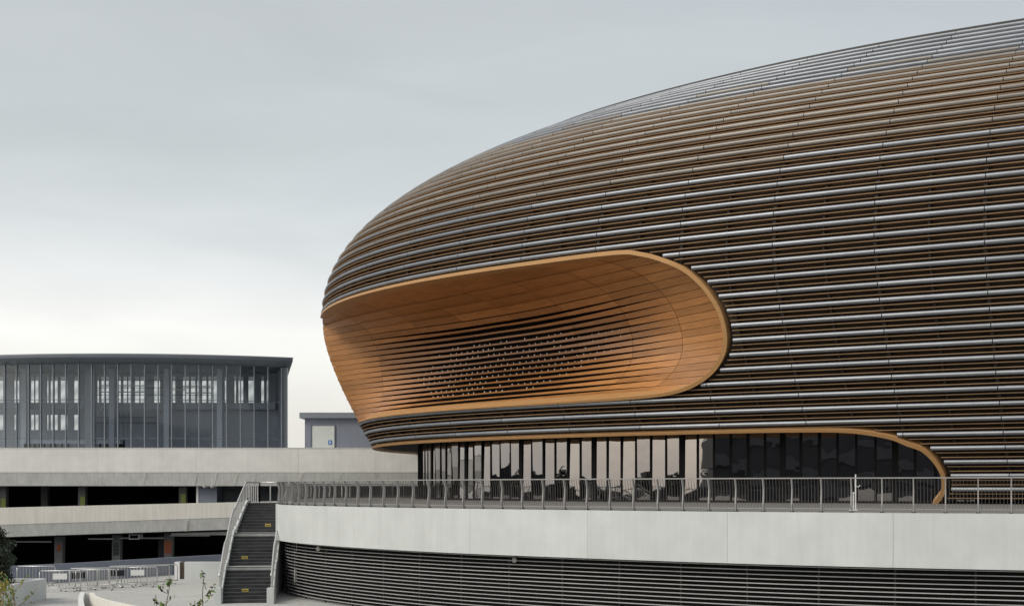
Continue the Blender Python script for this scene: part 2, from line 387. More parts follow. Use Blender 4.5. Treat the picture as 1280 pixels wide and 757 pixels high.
for i, (k, a, b) in enumerate(pieces):
    gp = .022
    if i in keep:
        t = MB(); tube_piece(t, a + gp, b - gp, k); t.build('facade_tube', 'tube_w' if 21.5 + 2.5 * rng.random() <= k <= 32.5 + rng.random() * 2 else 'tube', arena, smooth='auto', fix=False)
    else: tube_piece(rest, a + gp, b - gp, k)
tag(rest.build('facade_tubes', 'tube', arena, smooth='auto', fix=False), kind='stuff')

q = np.arange(50, 160, 1.5); MB().tube(surf(q, KROOF + .35) + np.array([0, 0, .05]), .13, 8).build('roof_rim', 'rib', arena, smooth=True, fix=False)

# timber slats: two rows between neighbouring tubes
for k in range(-1, 32):
    for fr in (1 / 3, 2 / 3):
        kk = k + fr
        if kk < -.9 or kk > 32: continue
        for a, b in solid(kk, -60, 165, .3):
            mb = MB(); n = max(2, int((b - a) / 1.1) + 1); s = np.linspace(a, b, n); c = surf(s, kk); nh = nplan(s); up = np.array([0, 0, 1.])
            hz, d0, d1 = .023, .04, -.30
            rings = np.stack([c + d0 * nh - hz * up, c + d1 * nh - hz * up, c + d1 * nh + hz * up, c + d0 * nh + hz * up], 1)
            mb.rings(rings); mb.build('facade_slat', 'slat', arena, fix=False)

# dark upright ribs that carry the tubes
for s in np.arange(-2.5, 110, 2.5):
    mb = MB(); run = []
    def flush():
        global run
        if len(run) > 2:
            K = np.array(run); c = surf(s, K); n = nsurf(np.full(len(K), s), K); t = np.cross([0, 0, 1.], nplan(np.array([s]))[0]); wd = .05 if (round(s / 2.5) % 2) else .085
            rings = np.stack([c - .13 * n - wd * t, c - .41 * n - wd * t, c - .41 * n + wd * t, c - .13 * n + wd * t], 1); MB().rings(rings).build('rib', 'rib', arena, fix=False)
        run = []
    for k in np.arange(-1, 31, .5):
        inside = (KB - .2 < k < KT + .2 and sL(k) - .3 < s < sR(k) + .3) or (k < KL + .2 and S_LOB0 < s < sLR(k) + .3)
        if inside: flush()
        else: run.append(k)
    flush()

# frames round both openings
def frame_sweep(path, wdt, out_, in_, name, step=4.2, side=1, m='frame'):
    path = resample(np.array(path), .22); L = np.r_[0, np.cumsum(np.linalg.norm(np.diff(path * [1, DS], axis=0), axis=1))]
    s, k = path[:, 0], path[:, 1]; c = surf(s, k); n = nsurf(s, k); t = np.gradient(c, axis=0); t /= np.linalg.norm(t, axis=1)[:, None]
    b = np.cross(n, t) * side
    if callable(wdt): wdt = np.array([wdt(a_, b_) for a_, b_ in path])[:, None]
    rings = np.stack([c + out_ * n, c + in_ * n, c + in_ * n + wdt * b, c + out_ * n + wdt * b], 1)
    a = 0
    while a < len(path) - 1:
        e = min(int(np.searchsorted(L, L[a] + step)), len(path) - 1)
        if len(path) - 1 - e < 6: e = len(path) - 1
        rg = rings[a:e + 1].copy(); MB().rings(rg).build(name, m, arena, smooth='auto'); a = e
topk = np.array([(s, KT - .02) for s in np.linspace(37.4, 66, 60)])
right = POCK_R[::-1][1:-1][:, ::-1]
bot = np.array([(s, KB) for s in np.linspace(64, 36.6, 60)])
smooth_r = catmull([tuple(p) for p in np.vstack([[(66, KT - .02)], right, [(64, KB)]])], 8)
path = np.vstack([topk[:-1], smooth_r, bot[1:]])
def edge_w(s_, k_):
    if k_ > 12: return -float(np.interp(s_, [37, 50, 70], [.11, .16, .23]))
    return -float(np.interp(s_, [36, 60, 74, 76.9], [.05, .07, .20, .23]))
frame_sweep(path, edge_w, .14, -.7, 'balcony_edge')
lr = LOB_R[:, ::-1][::-1]
lob = np.vstack([np.array([(s, KL) for s in np.linspace(S_LOB0, 78.5, 120)]), catmull([tuple(p) for p in lr], 8)])
frame_sweep(lob, lambda s_, k_: -float(np.interp(s_, [40, 75, 84], [.12, .16, .22])), .12, -.45, 'lobby_edge')

# the timber bowl of the balcony: planks that part towards the middle
def bowl(u, k, extra=0.):
    """point of the bowl at u (0 left .. 1 right) on row k"""
    a, b = sL(k), sR(k); s = a + (b - a) * u; t = (k - KB) / (KT - KB)
    dl = (u * (b - a)); dr_ = ((1 - u) * (b - a))
    h = np.sin(np.pi / 2 * np.clip(dl / 19., 0, 1)) ** .85 * np.sin(np.pi / 2 * np.clip(dr_ / 20.0, 0, 1)) ** .95
    tm = .70
    gt = np.where(t > tm, np.sqrt(np.clip(1 - (np.abs(t - tm) / (1 - tm)) ** 2.2, 0, 1)), np.sqrt(np.clip(1 - (np.abs(tm - t) / tm) ** 1.7, 0, 1)))
    dep = 6.9 * h * gt + extra
    return surf(s, k) - dep[..., None] * nplan(s)
NB = 21
def gapf(u, t): return .06 + .66 * (np.sin(np.pi * np.clip((u - .06) / .86, 0, 1)) ** 1.1) * (np.clip((t - .02) / .10, 0, 1) * np.clip((.80 - t) / .05, 0, 1))
kedges = np.linspace(KB + .02, KT - .02, NB + 1)
ucuts = [0, .13, .27, .41, .55, .69, .82, .92, 1.0]
for j in range(NB):
    ka, kb = kedges[j], kedges[j + 1]; tmid = ((ka + kb) / 2 - KB) / (KT - KB)
    for i in range(len(ucuts) - 1):
        n = 14; e = .0004
        u = np.linspace(ucuts[i] + (e if i else 0), ucuts[i + 1] - (e if i < len(ucuts) - 2 else 0), n)
        g = gapf(u, tmid) * (kb - ka)
        k_lo = ka + g * .5; k_hi = kb - g * .5
        pts = [bowl(u, k_lo), bowl(u, (k_lo + k_hi) / 2), bowl(u, k_hi), bowl(u, k_hi, .16), bowl(u, k_lo, .16)]
        MB().rings(np.stack(pts, 1)).build('balcony_plank', 'wood', arena, smooth='auto')
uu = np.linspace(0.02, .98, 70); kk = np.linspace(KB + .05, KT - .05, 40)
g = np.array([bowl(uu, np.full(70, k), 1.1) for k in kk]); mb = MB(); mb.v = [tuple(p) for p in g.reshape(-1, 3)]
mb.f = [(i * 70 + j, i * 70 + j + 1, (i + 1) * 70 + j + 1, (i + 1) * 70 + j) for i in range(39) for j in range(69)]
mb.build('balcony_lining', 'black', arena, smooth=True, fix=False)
mb = MB()
for j in range(4, 14):
    lo_, hi_ = (.30, .80) if j in (11, 12) else (.24 + .02 * abs(j - 8), .78 - .03 * abs(j - 9))
    for u in np.arange(lo_, hi_, .0165):
        if rng.random() < (.06 if j in (7, 8, 9, 12) else .35): continue
        p = bowl(np.array([u]), np.array([kedges[j] - .13]), .02)[0]; hh = .03 + .035 * rng.random()
        mb.box(p[0] - .03, p[0] + .03, p[1] - .03, p[1] + .03, p[2] - hh, p[2] + hh)
tag(mb.build('balcony_bracket', 'stud', arena), kind='stuff')

# lobby: glass wall set back under the skin, mullions, floor, soffit, dark core
RG = .893; FLOOR = -.78
def ring(r, s): s = np.mod(s, PER); return np.stack([CX + r * np.interp(s, PS, PX), CY + r * np.interp(s, PS, PY)], -1)
def gtop(s): return float(prof(KL)[1]) if s < 79 else float(prof(np.interp(s, [79, 81.5, 83, 84.4, 85.2, 85.9, 86.5, 88], [4.64, 4.58, 4.4, 4.0, 3.5, 3.1, 2.3, 0]))[1])
ms = np.arange(-4.0, 88.1, 1.12)
for i, s in enumerate(ms):
    p = ring(RG, np.array([s]))[0]; n = nplan(np.array([s]))[0][:2]; t = np.array([-n[1], n[0]])
    wd = .06 if i % 6 else .16
    zt = max(gtop(s), .3) + .45; q = [p + t * wd + n * .05, p - t * wd + n * .05, p - t * wd - n * .16, p + t * wd - n * .16]
    MB().hexa([(*a, FLOOR) for a in q] + [(*a, zt) for a in q]).build('mullion', 'mull', arena)
    if i + 1 < len(ms):
        a, b = ring(RG, np.array([s + .03, ms[i + 1] - .03])); jit = rng.normal(0, .010, 2)
        a2 = a + n * jit[0]; b2 = b + n * jit[1]; lean = rng.normal(0, .035)
        MB().add([(*a2, FLOOR + .05), (*b2, FLOOR + .05), (*(b2 + n * lean), zt), (*(a2 + n * lean), zt)], [(0, 1, 2, 3)]).build('glass_pane', 'lobby_glass', arena, fix=False)
q = np.arange(-8, 92, 1.); a = ring(RG - .0, q); b = ring(.80, q)
zs = float(prof(KL)[1])
mb = MB(); mb.rings([[(*ring(RG + .003, np.array([s]))[0], FLOOR), (*ring(RG - .001, np.array([s]))[0], FLOOR), (*ring(RG - .001, np.array([s]))[0], FLOOR + .12), (*ring(RG + .003, np.array([s]))[0], FLOOR + .12)] for s in q]); mb.build('glass_sill', 'mull', arena)
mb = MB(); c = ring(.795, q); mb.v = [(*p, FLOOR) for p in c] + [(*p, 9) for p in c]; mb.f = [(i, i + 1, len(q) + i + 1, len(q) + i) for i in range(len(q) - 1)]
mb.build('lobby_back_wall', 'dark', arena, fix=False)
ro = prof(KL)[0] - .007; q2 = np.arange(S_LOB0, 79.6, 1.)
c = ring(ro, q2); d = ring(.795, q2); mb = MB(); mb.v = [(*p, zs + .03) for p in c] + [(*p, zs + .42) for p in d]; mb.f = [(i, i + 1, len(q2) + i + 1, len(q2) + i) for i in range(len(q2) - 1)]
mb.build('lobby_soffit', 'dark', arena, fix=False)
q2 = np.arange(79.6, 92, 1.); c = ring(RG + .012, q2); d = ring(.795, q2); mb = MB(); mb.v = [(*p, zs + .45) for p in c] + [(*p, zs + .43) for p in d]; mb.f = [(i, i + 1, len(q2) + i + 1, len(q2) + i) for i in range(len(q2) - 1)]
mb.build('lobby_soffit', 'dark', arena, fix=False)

# ------------------------------------------------------------------ podium: terrace, fascia, louvred drum
EDGE = catmull([(60, 44), (50, 39.5), (38, 37.2), (26, 37.5), (16, 40), (8.1, 43.4), (0, 48.9), (-4.64, 53), (-8.67, 57.9), (-11.0, 62), (-11.9, 65), (-12.25, 69), (-12.7, 74), (-13.6, 80), (-15.2, 88), (-16.2, 96), (-15.6, 104), (-12, 109.5), (0, 112), (20, 113)], 14)
EDGE = resample(EDGE, .5)
podium = thing('podium', 'curved concrete terrace podium with pale fascia over a drum of grey louvres', 'podium', (20, 70, GR))
IN = -1   # right-hand side of travel (travelling right to left, the inside is on the right)
mb = MB(); n = len(EDGE); pts = [(p[0], p[1], FLOOR) for p in EDGE] + [(70, 113, FLOOR), (80, 60, FLOOR)]
mb.add(pts, [tuple(range(len(pts)))]); fl = mb.build('terrace_floor', 'deck', podium, fix=False)
if fl.data.polygons[0].normal.z < 0: fl.data.flip_normals()
outp = offset2d(EDGE, .12) if False else EDGE
# decide which side is outside
ctr = np.array([30., 75.]); tst = offset2d(EDGE, 1.0)
OUT = 1.0 if np.linalg.norm(tst[60] - ctr) > np.linalg.norm(EDGE[60] - ctr) else -1.0
off = lambda d: offset2d(EDGE, OUT * d)
Lc = np.r_[0, np.cumsum(np.linalg.norm(np.diff(EDGE, axis=0), axis=1))]
F0, F1 = FLOOR - .012, -2.55
def strip(path_o, path_i, z0, z1, i0, i1):
    return MB().rings([[(*path_o[i], z0), (*path_i[i], z0), (*path_i[i], z1), (*path_o[i], z1)] for i in range(i0, i1 + 1)])
po, pi_ = off(.10), off(-.25); i0 = 0
while i0 < n - 1:
    i1 = min(i0 + 11, n - 1)
    if n - 1 - i1 < 4: i1 = n - 1
    a, b = po.copy(), pi_.copy(); ta = a[i0 + 1] - a[i0]; tb = a[i1] - a[i1 - 1]
    a[i0] += ta * .008; b[i0] += ta * .008; a[i1] -= tb * .008; b[i1] -= tb * .008
    strip(a, b, F1, F0, i0, i1).build('fascia_panel', 'conc', podium, smooth='auto'); i0 = i1
strip(off(.02), off(-.2), F1 + .03, F0 - .05, 0, n - 1).build('joint_backing', 'dark', podium)
strip(off(-.2), off(-1.6), F1 + .05, F1 + .15, 0, n - 1).build('fascia_soffit', 'conc', podium)
zt = F1 - .02; z = zt - .03; lo, li = off(-.33), off(-.40)
while z > GR + .03:
    MB().rings([[(*lo[i], z - .034), (*li[i], z - .014), (*li[i], z - .004), (*lo[i], z - .008)] for i in range(0, n, 2)]).build('louvre_blade', 'blade', podium, fix=False)
    z -= .152
strip(off(-.95), off(-1.05), GR, F1 + .05, 0, n - 1).build('drum_wall', 'black', podium)
acc = 0
for i in range(4, n - 1, 5):
    p = off(-.50)[i]; t = EDGE[i + 1] - EDGE[i]; t /= np.linalg.norm(t); nn_ = np.array([-t[1], t[0]])
    MB().bar((*(p - .03 * t), (GR + F1) / 2), (*(p + .03 * t), (GR + F1) / 2), .06, F1 - GR).build('louvre_post', 'rib', podium)

# railing along the terrace edge
rail = thing('terrace_railing', 'long grey steel railing with slim bars along the curved terrace edge', 'railing', (0, 50, FLOOR))
RP = off(-.07); y69 = [i for i in range(n) if RP[i, 0] < -11 and 69.3 < RP[i, 1] < 72.6]
iA, iB = y69[0], y69[-1]
bal = MB()
for lo_i, hi_i in ((0, iA), (iB, n - 1)):
    P = resample(RP[lo_i:hi_i + 1], .98); T = np.gradient(P, axis=0); T /= np.linalg.norm(T, axis=1)[:, None]; N = OUT * np.stack([-T[:, 1], T[:, 0]], 1)
    MB().rings([[(*(P[i] + N[i] * a), FLOOR + b) for a, b in ((.12, 1.10), (.06, 1.10), (.06, 1.14), (.12, 1.14))] for i in range(len(P))]).build('handrail', 'steel', rail)
    MB().rings([[(*(P[i] + N[i] * a), FLOOR + b) for a, b in ((.02, .10), (-.02, .10), (-.02, .125), (.02, .125))] for i in range(len(P))]).build('bottom_rail', 'steel', rail)
    for i in range(len(P)):
        prf = [(0, -.03), (.03, .25), (.0, .55), (-.01, .75), (.05, .98), (.09, 1.11)]
        MB().rings([[(*(P[i] + N[i] * (o + q) + T[i] * r), FLOOR + h) for q, r in ((-.055, -.02), (.055, -.02), (.055, .02), (-.055, .02))] for o, h in prf]).build('rail_post', 'steel', rail)
        MB().bar((*(P[i] - T[i] * .06), FLOOR + .015), (*(P[i] + T[i] * .06), FLOOR + .015), .12, .04).build('post_base', 'rib', rail)
        if i + 1 < len(P):
            for j in range(1, 9):
                f = j / 9; p = P[i] + (P[i + 1] - P[i]) * f; nn_ = N[i]
                for (o0, h0), (o1, h1) in (((0, .11), (0, .8)), ((0, .8), (.09, 1.11))):
                    a = p + nn_ * o0; b = p + nn_ * o1; t = T[i] * .0055; q = nn_ * .0055
                    bal.hexa([(*(a - t - q), FLOOR + h0), (*(a + t - q), FLOOR + h0), (*(a + t + q), FLOOR + h0), (*(a - t + q), FLOOR + h0), (*(b - t - q), FLOOR + h1), (*(b + t - q), FLOOR + h1), (*(b + t + q), FLOOR + h1), (*(b - t + q), FLOOR + h1)])
tag(bal.build('baluster', 'steel_d', rail), kind='stuff')

# ------------------------------------------------------------------ outdoor stair
stair = thing('outdoor_stair', 'dark stepped outdoor stair with pale side walls climbing to the terrace', 'staircase', (-12.8, 64, GR))
PATH = catmull([(-12.15, 58.3), (-12.65, 62), (-13.05, 65.8), (-13.1, 69.6)], 20)
def pth(y):
    x = np.interp(y, PATH[:, 1], PATH[:, 0]); e = .3
    t = np.array([np.interp(y + e, PATH[:, 1], PATH[:, 0]) - np.interp(y - e, PATH[:, 1], PATH[:, 0]), 2 * e]); t /= np.linalg.norm(t); return np.array([x, y]), t, np.array([-t[1], t[0]])
HW = 1.08; NR = 30; rise = (FLOOR - GR) / NR
ys = []; y = 58.5
for f in range(3):
    for i in range(10): ys.append(y); y += .285 if i < 9 else (.285 + .55)
    y += 0
scale = (69.6 - 58.5) / (y - 58.5); ys = [58.5 + (q - 58.5) * scale for q in ys] + [69.6]
for i in range(NR):
    y0, y1 = ys[i], ys[i + 1] + .02; z1 = GR + rise * (i + 1); (p0, t0, n0), (p1, t1, n1) = pth(y0), pth(y1)
    zb = max(GR, z1 - .5)
    MB().hexa([(*(p0 + n0 * HW), zb), (*(p0 - n0 * HW), zb), (*(p1 - n1 * HW), zb), (*(p1 + n1 * HW), zb), (*(p0 + n0 * HW), z1), (*(p0 - n0 * HW), z1), (*(p1 - n1 * HW), z1), (*(p1 + n1 * HW), z1)]).build('step', 'nosing' if i in (9, 19) else 'step', stair)
    p0b = p0 - t0 * .012
    MB().hexa([(*(p0b + n0 * HW), z1 - .022), (*(p0b - n0 * HW), z1 - .022), (*(p0b - n0 * HW + t0 * .07), z1 - .022), (*(p0b + n0 * HW + t0 * .07), z1 - .022), (*(p0b + n0 * HW), z1 + .006), (*(p0b - n0 * HW), z1 + .006), (*(p0b - n0 * HW + t0 * .07), z1 + .006), (*(p0b + n0 * HW + t0 * .07), z1 + .006)]).build('step_nosing', 'snos', stair)
zstep = lambda y: np.interp(y, ys, [GR + rise * min(i + 1, NR) for i in range(NR)] + [FLOOR])
for sd in (1, -1):
    yy = np.linspace(58.4, 69.6, 30); rg = []
    for y in yy:
        p, t, nn_ = pth(y); z = float(zstep(y)); a = p + nn_ * sd * (HW + .002); b = p + nn_ * sd * (HW + .18)
        rg.append([(*a, GR), (*b, GR), (*b, z + .14), (*a, z + .14)])
    MB().rings(rg).build('side_wall', 'conc', stair, smooth='auto')
    hp, hb = [], []
    for y in np.arange(58.5, 69.61, .74):
        p, t, nn_ = pth(y); z = float(zstep(y)); c = p + nn_ * sd * (HW + .09)
        MB().bar((*(c - t * .03), z + .6), (*(c + t * .03), z + .6), .05, 1.02).build('rail_post', 'steel_l', stair)
    yy = np.linspace(58.3, 69.6, 26)
    for y in yy:
        p, t, nn_ = pth(y); z = float(zstep(y)); c = p + nn_ * sd * (HW + .09); hp.append((*c, z + 1.12)); hb.append((*c, z + .28))
    MB().tube(hp, .045, 8).build('handrail', 'steel_l', stair, smooth=True); MB().tube(hb, .022, 6).build('lower_rail', 'steel_l', stair, smooth=True)
    bm_ = MB()
    for y in np.arange(58.6, 69.6, .148):
        p, t, nn_ = pth(y); z = float(zstep(y)); c = p + nn_ * sd * (HW + .09); bm_.box(c[0] - .008, c[0] + .008, y - .008, y + .008, z + .28, z + 1.1)
    tag(bm_.build('baluster', 'steel_l', stair), kind='stuff')
    p, t, nn_ = pth(58.2); c = p + nn_ * sd * (HW + .12)
    bx('end_block', 'conc', stair, c[0] - .16, c[0] + .16, 57.98, 58.38, GR, GR + .72)
for (u, v), yq in (((335, 655), 67.4), ((306, 696.5), 63.3), ((306.5, 739), 59.2)):
    i = {655: 22, 696.5: 12, 739: 3}[v]; p, t, nn_ = pth(ys[i]); X = (u - 640) / FPX * ys[i]; z = GR + rise * i
    o_ = float((np.array([X, ys[i]]) - p) @ nn_)
    def W(q, dp, zz): c_ = p + nn_ * (o_ - q) - t * dp; return (c_[0], c_[1], zz)
    def slab(q0, q1, d0, d1, z0, z1): return MB().hexa([W(q0, d0, z0), W(q1, d0, z0), W(q1, d1, z0), W(q0, d1, z0), W(q0, d0, z1), W(q1, d0, z1), W(q1, d1, z1), W(q0, d1, z1)])
    st = slab(-.15, .15, .022, .016, z - .0, z + rise * .9).build('warning_sticker', 'yellow', stair)
    for q in range(4): slab(-.11 + q * .058, -.07 + q * .058, .027, .0225, z + .035, z + .09).build('sticker_print', 'ink', st)
bx('landing', 'deck', stair, -14.35, -12.26, 69.62, 72.6, FLOOR - .28, FLOOR - .004)
for a, b in (((-14.3, 69.62), (-14.3, 72.55)), ((-14.3, 72.55), (-12.5, 72.55))):
    a = np.array(a); b = np.array(b); L = np.linalg.norm(b - a)
    MB().tube([(*a, FLOOR + 1.12), (*b, FLOOR + 1.12)], .04, 8).build('handrail', 'steel_l', stair, smooth=True)
    for f in np.linspace(0, 1, int(L / .7) + 2):
        p = a + (b - a) * f; bx('rail_post', 'steel_l', stair, p[0] - .03, p[0] + .03, p[1] - .03, p[1] + .03, FLOOR - .01, FLOOR + 1.1)

# ------------------------------------------------------------------ concourse building on the far side
DC = 112.0
conc = thing('concourse_building', 'long low concrete concourse with two pale parapets over dark open parking decks', 'building', (-36, DC, GR))
Xp = lambda u, d=DC: (u - 640) / FPX * d
Zp = lambda v, d=DC: (610 - v) / FPX * d
XL, XR = -78.0, Xp(560)
cuts = [XL, -66, -55, Xp(-40), Xp(122), Xp(245), Xp(373), Xp(470), XR]
for a, b in zip(cuts[:-1], cuts[1:]):
    g = .006
    bx('parapet_panel', 'conc2', conc, a + g, b - g, DC, DC + .4, 1.40, 3.5)
    MB().hexa([(a + g, DC + .32, .22), (b - g, DC + .32, .22), (b - g, DC + 1.7, .30), (a + g, DC + 1.7, .30), (a + g, DC + .02, 1.39), (b - g, DC + .02, 1.39), (b - g, DC + .45, 1.39), (a + g, DC + .45, 1.39)]).build('chamfer_panel', 'chamf', conc)
bx('parapet_cap', 'chamf', conc, XL, XR, DC - .03, DC + .45, 3.5, 3.56)
bx('upper_deck', 'chamf', conc, XL, XR, DC + .41, DC + 45, 1.5, 2.3)
bx('deck_soffit', 'dark', conc, XL, XR, DC + 1.72, DC + 30, .32, .5)
for u in (182, 246, 271, 297, 320, 376, 426):     # pale stains running down the chamfer joints
    x = Xp(u); w_ = .10 if u not in (376,) else .3
    MB().hexa([(x - w_ - .30, DC + 0.30, .215), (x - .30 + w_ * .2, DC + 0.30, .215), (x - .30 + w_ * .2, DC + 0.35, .215), (x - w_ - .3, DC + 0.35, .215), (x - w_ * .2, DC + .0, 1.41), (x + w_, DC + .0, 1.41), (x + w_, DC + .05, 1.41), (x - w_ * .2, DC + .05, 1.41)]).build('joint_stain', 'joint', conc)
# ramped second parapet
DR = 108.5
def zr(x, v0, v1): return Zp(np.interp(640 + FPX * x / DR, [0, 300], [v0, v1]), DR) if 640 + FPX * x / DR > 0 else Zp(v0 + (640 + FPX * x / DR) * (v1 - v0) / 300, DR)
def zl(x, v0, v1): u = 640 + FPX * x / DR; u = min(u, 420); return Zp(v0 + (v1 - v0) * u / 300, DR)
rc = [XL, -62, -50, Xp(45, DR), Xp(112, DR), Xp(232, DR), Xp(330, DR), Xp(470, DR)]
for a, b in zip(rc[:-1], rc[1:]):
    g = .005; a += g; b -= g
    t0, t1, m0, m1, b0, b1 = zl(a, 634, 627), zl(b, 634, 627), zl(a, 655.5, 646), zl(b, 655.5, 646), zl(a, 671, 661), zl(b, 671, 661)
    MB().hexa([(a, DR, m0), (b, DR, m1), (b, DR + .35, m1), (a, DR + .35, m0), (a, DR, t0), (b, DR, t1), (b, DR + .35, t1), (a, DR + .35, t0)]).build('ramp_parapet_panel', 'conc3', conc)
    MB().hexa([(a, DR + .3, b0), (b, DR + .3, b1), (b, DR + 1.3, b1), (a, DR + 1.3, b0), (a, DR + .02, m0 - .01), (b, DR + .02, m1 - .01), (b, DR + .4, m1 - .01), (a, DR + .4, m0 - .01)]).build('ramp_chamfer_panel', 'chamf', conc)
MB().hexa([(XL, DR + 1.3, zl(XL, 671, 661) + .05), (XR, DR + 1.3, zl(XR, 671, 661) + .05), (XR, DC + 30, zl(XR, 671, 661) + .05), (XL, DC + 30, zl(XL, 671, 661) + .05), (XL, DR + .4, zl(XL, 650, 641)), (XR, DR + .4, zl(XR, 650, 641)), (XR, DC + 30, zl(XR, 650, 641)), (XL, DC + 30, zl(XL, 650, 641))]).build('ramp_slab', 'dark', conc)
x = Xp(233, DR)
MB().hexa([(x - .25, DR + 0.25, zl(x, 671, 661) - .02), (x - .0, DR + 0.25, zl(x, 671, 661) - .02), (x, DR + 0.30, zl(x, 671, 661) - .02), (x - .25, DR + 0.30, zl(x, 671, 661) - .02), (x - .05, DR - .01, zl(x, 658, 648)), (x + .12, DR - .01, zl(x, 658, 648)), (x + .12, DR + .04, zl(x, 658, 648)), (x - .05, DR + .04, zl(x, 658, 648))]).build('joint_stain', 'joint', conc)
bx('back_wall', 'black', conc, XL, XR, DC + 20, DC + 20.3, SUNK, .5)
bx('inner_wall', 'inner_d', conc, Xp(268, DC + 6), XR, DC + 6, DC + 6.3, zl(-26, 645, 638), .31)
bx('pier', 'bluew', conc, Xp(245), Xp(268), DC + .9, DC + 4, zl(-26, 650, 642), .35)
bx('pier_edge', 'white', conc, Xp(244) - .12, Xp(245), DC + .85, DC + 2.4, zl(-26, 640, 632), 1.0)
for u in (3, 102, 228):
    x = Xp(u, DC + 2); bx('column', 'colm', conc, x - .32, x + .32, DC + 2, DC + 2.6, zl(x, 650, 642) - .2, .35)
    bx('column_sign', 'green', conc, x - .12, x + .31, DC + 1.96, DC + 1.999, zl(x, 634, 627) - .1, zl(x, 634, 627) + .8)
x = Xp(55, DC + 6); bx('column', 'colm', conc, x - .3, x + .3, DC + 6, DC + 6.6, zl(x, 650, 642) - .2, .35)
for u, sg in ((73, 1), (145, 0), (210, 2)):
    x = Xp(u, DR + 2); bx('column', 'colm', conc, x - .35, x + .35, DR + 2, DR + 2.7, SUNK, zl(x, 671, 661) + .1)
    if sg == 1: bx('column_sign', 'orange', conc, x - .10, x + .22, DR + 1.96, DR + 1.999, -5.4, -4.8)
    if sg == 0:
        for q in range(9): bx('grille_bar', 'dark', conc, x - .25, x + .25, DR + 1.97, DR + 1.999, -5.75 + .12 * q, -5.68 + .12 * q)
    if sg == 2:
        bx('column_sign', 'orange', conc, x - .30, x + .30, DR + 1.96, DR + 1.999, -5.6, -4.5); bx('column_sign', 'dark', conc, x - .9, x - .4, DR + 2.2, DR + 2.5, SUNK, -4.0)
for u0, u1, v, d in ((110, 142, 673, DR + 1.6), (20, 64, 676.5, DR + 1.6), (150, 205, 672, DR + 1.8), (212, 262, 669, DR + 1.6), (216, 290, 607, DC + 2.2), (60, 180, 606.5, DC + 2.4)):
    bx('ceiling_lamp_tray', 'steel', conc, Xp(u0, d), Xp(u1, d), d, d + .12, Zp(v, d) - .06, Zp(v, d) + .05)
vent = bx('duct_outlet', 'white', conc, Xp(161, DR + 1.5), Xp(174, DR + 1.5), DR + 1.5, DR + 2.6, Zp(674.5, DR), Zp(668, DR))
bx('outlet_grille', 'black', vent, Xp(162.3, DR + 1.5), Xp(172.7, DR + 1.5), DR + 1.48, DR + 1.499, Zp(673.4, DR), Zp(669.2, DR))
bx('cable_tray', 'chamf', conc, Xp(214, DR + 1.4), Xp(300, DR + 1.4), DR + 1.45, DR + 1.7, Zp(669, DR), Zp(663.5, DR))

# ------------------------------------------------------------------ glazed pavilion on the concourse roof
pav = thing('glazed_pavilion', 'curved blue grey glazed pavilion with thin overhanging roof on the concourse', 'pavilion', (-40, 122, 2.3))
PC = np.array([-37.6, 158.]); PR = 40.0
def parc(x, dr=0.): # front arc point at lateral position x
    a = math.asin((x - PC[0]) / PR); return np.array([PC[0] + (PR + dr) * math.sin(a), PC[1] - (PR + dr) * math.cos(a)])
XE = -21.8; xs = np.arange(XE, -64, -1.21)
Z0, Z1 = 2.3, 11.45
for i, x in enumerate(xs):
    p = parc(x); q = parc(x, .16)
    MB().hexa([(x - .035, q[1], Z0), (x + .035, q[1], Z0), (x + .035, p[1] + .1, Z0), (x - .035, p[1] + .1, Z0), (x - .035, q[1], Z1), (x + .035, q[1], Z1), (x + .035, p[1] + .1, Z1), (x - .035, p[1] + .1, Z1)]).build('mullion', 'slate_l', pav)
    if i + 1 < len(xs):
        a, b = parc(x - .04), parc(xs[i + 1] + .04)
        for z0, z1 in ((Z0, 4.6), (4.66, 8.16), (8.22, Z1)):
            MB().add([(*a, z0), (*b, z0), (*b, z1), (*a, z1)], [(0, 1, 2, 3)]).build('glass_pane', 'pglass', pav, fix=False)
        for zt_ in (4.6, 8.16):
            MB().hexa([(*a, zt_), (*b, zt_), (b[0], b[1] + .08, zt_), (a[0], a[1] + .08, zt_), (*a, zt_ + .06), (*b, zt_ + .06), (b[0], b[1] + .08, zt_ + .06), (a[0], a[1] + .08, zt_ + .06)]).build('transom', 'slate', pav)
pe = parc(XE)
bx('corner_post', 'slate', pav, XE + .04, XE + .45, pe[1] + .05, pe[1] + .6, Z0, Z1)
MB().hexa([(XE - .3, pe[1] + .7, Z0), (XE + .1, pe[1] + .7, Z0), (-24.9, 135, Z0), (-25.3, 135, Z0), (XE - .3, pe[1] + .7, Z1), (XE + .1, pe[1] + .7, Z1), (-24.9, 135, Z1), (-25.3, 135, Z1)]).build('side_wall', 'inner_d', pav)
# roof: thin edge, sloping underside
xr = np.linspace(XE + .75, -66, 40); top = [parc(x, .9) for x in xr]; und = [parc(x, .1) for x in xr]
rg = [[(t[0], t[1], 12.0), (t[0], t[1], 12.3), (u[0] * 1.15, 137, 12.45), (u[0] * 1.15, 137, 11.5), (u[0], u[1], 11.5)] for t, u in zip(top, und)]
MB().rings(rg).build('roof', 'slate', pav, smooth='auto')
rg = [[(t[0], t[1] - .02, 12.22), (t[0], t[1] - .02, 12.34), (t[0], t[1] + .3, 12.36), (t[0], t[1] + .3, 12.31)] for t in top]
MB().rings(rg).build('roof_edge', 'slate_l', pav)
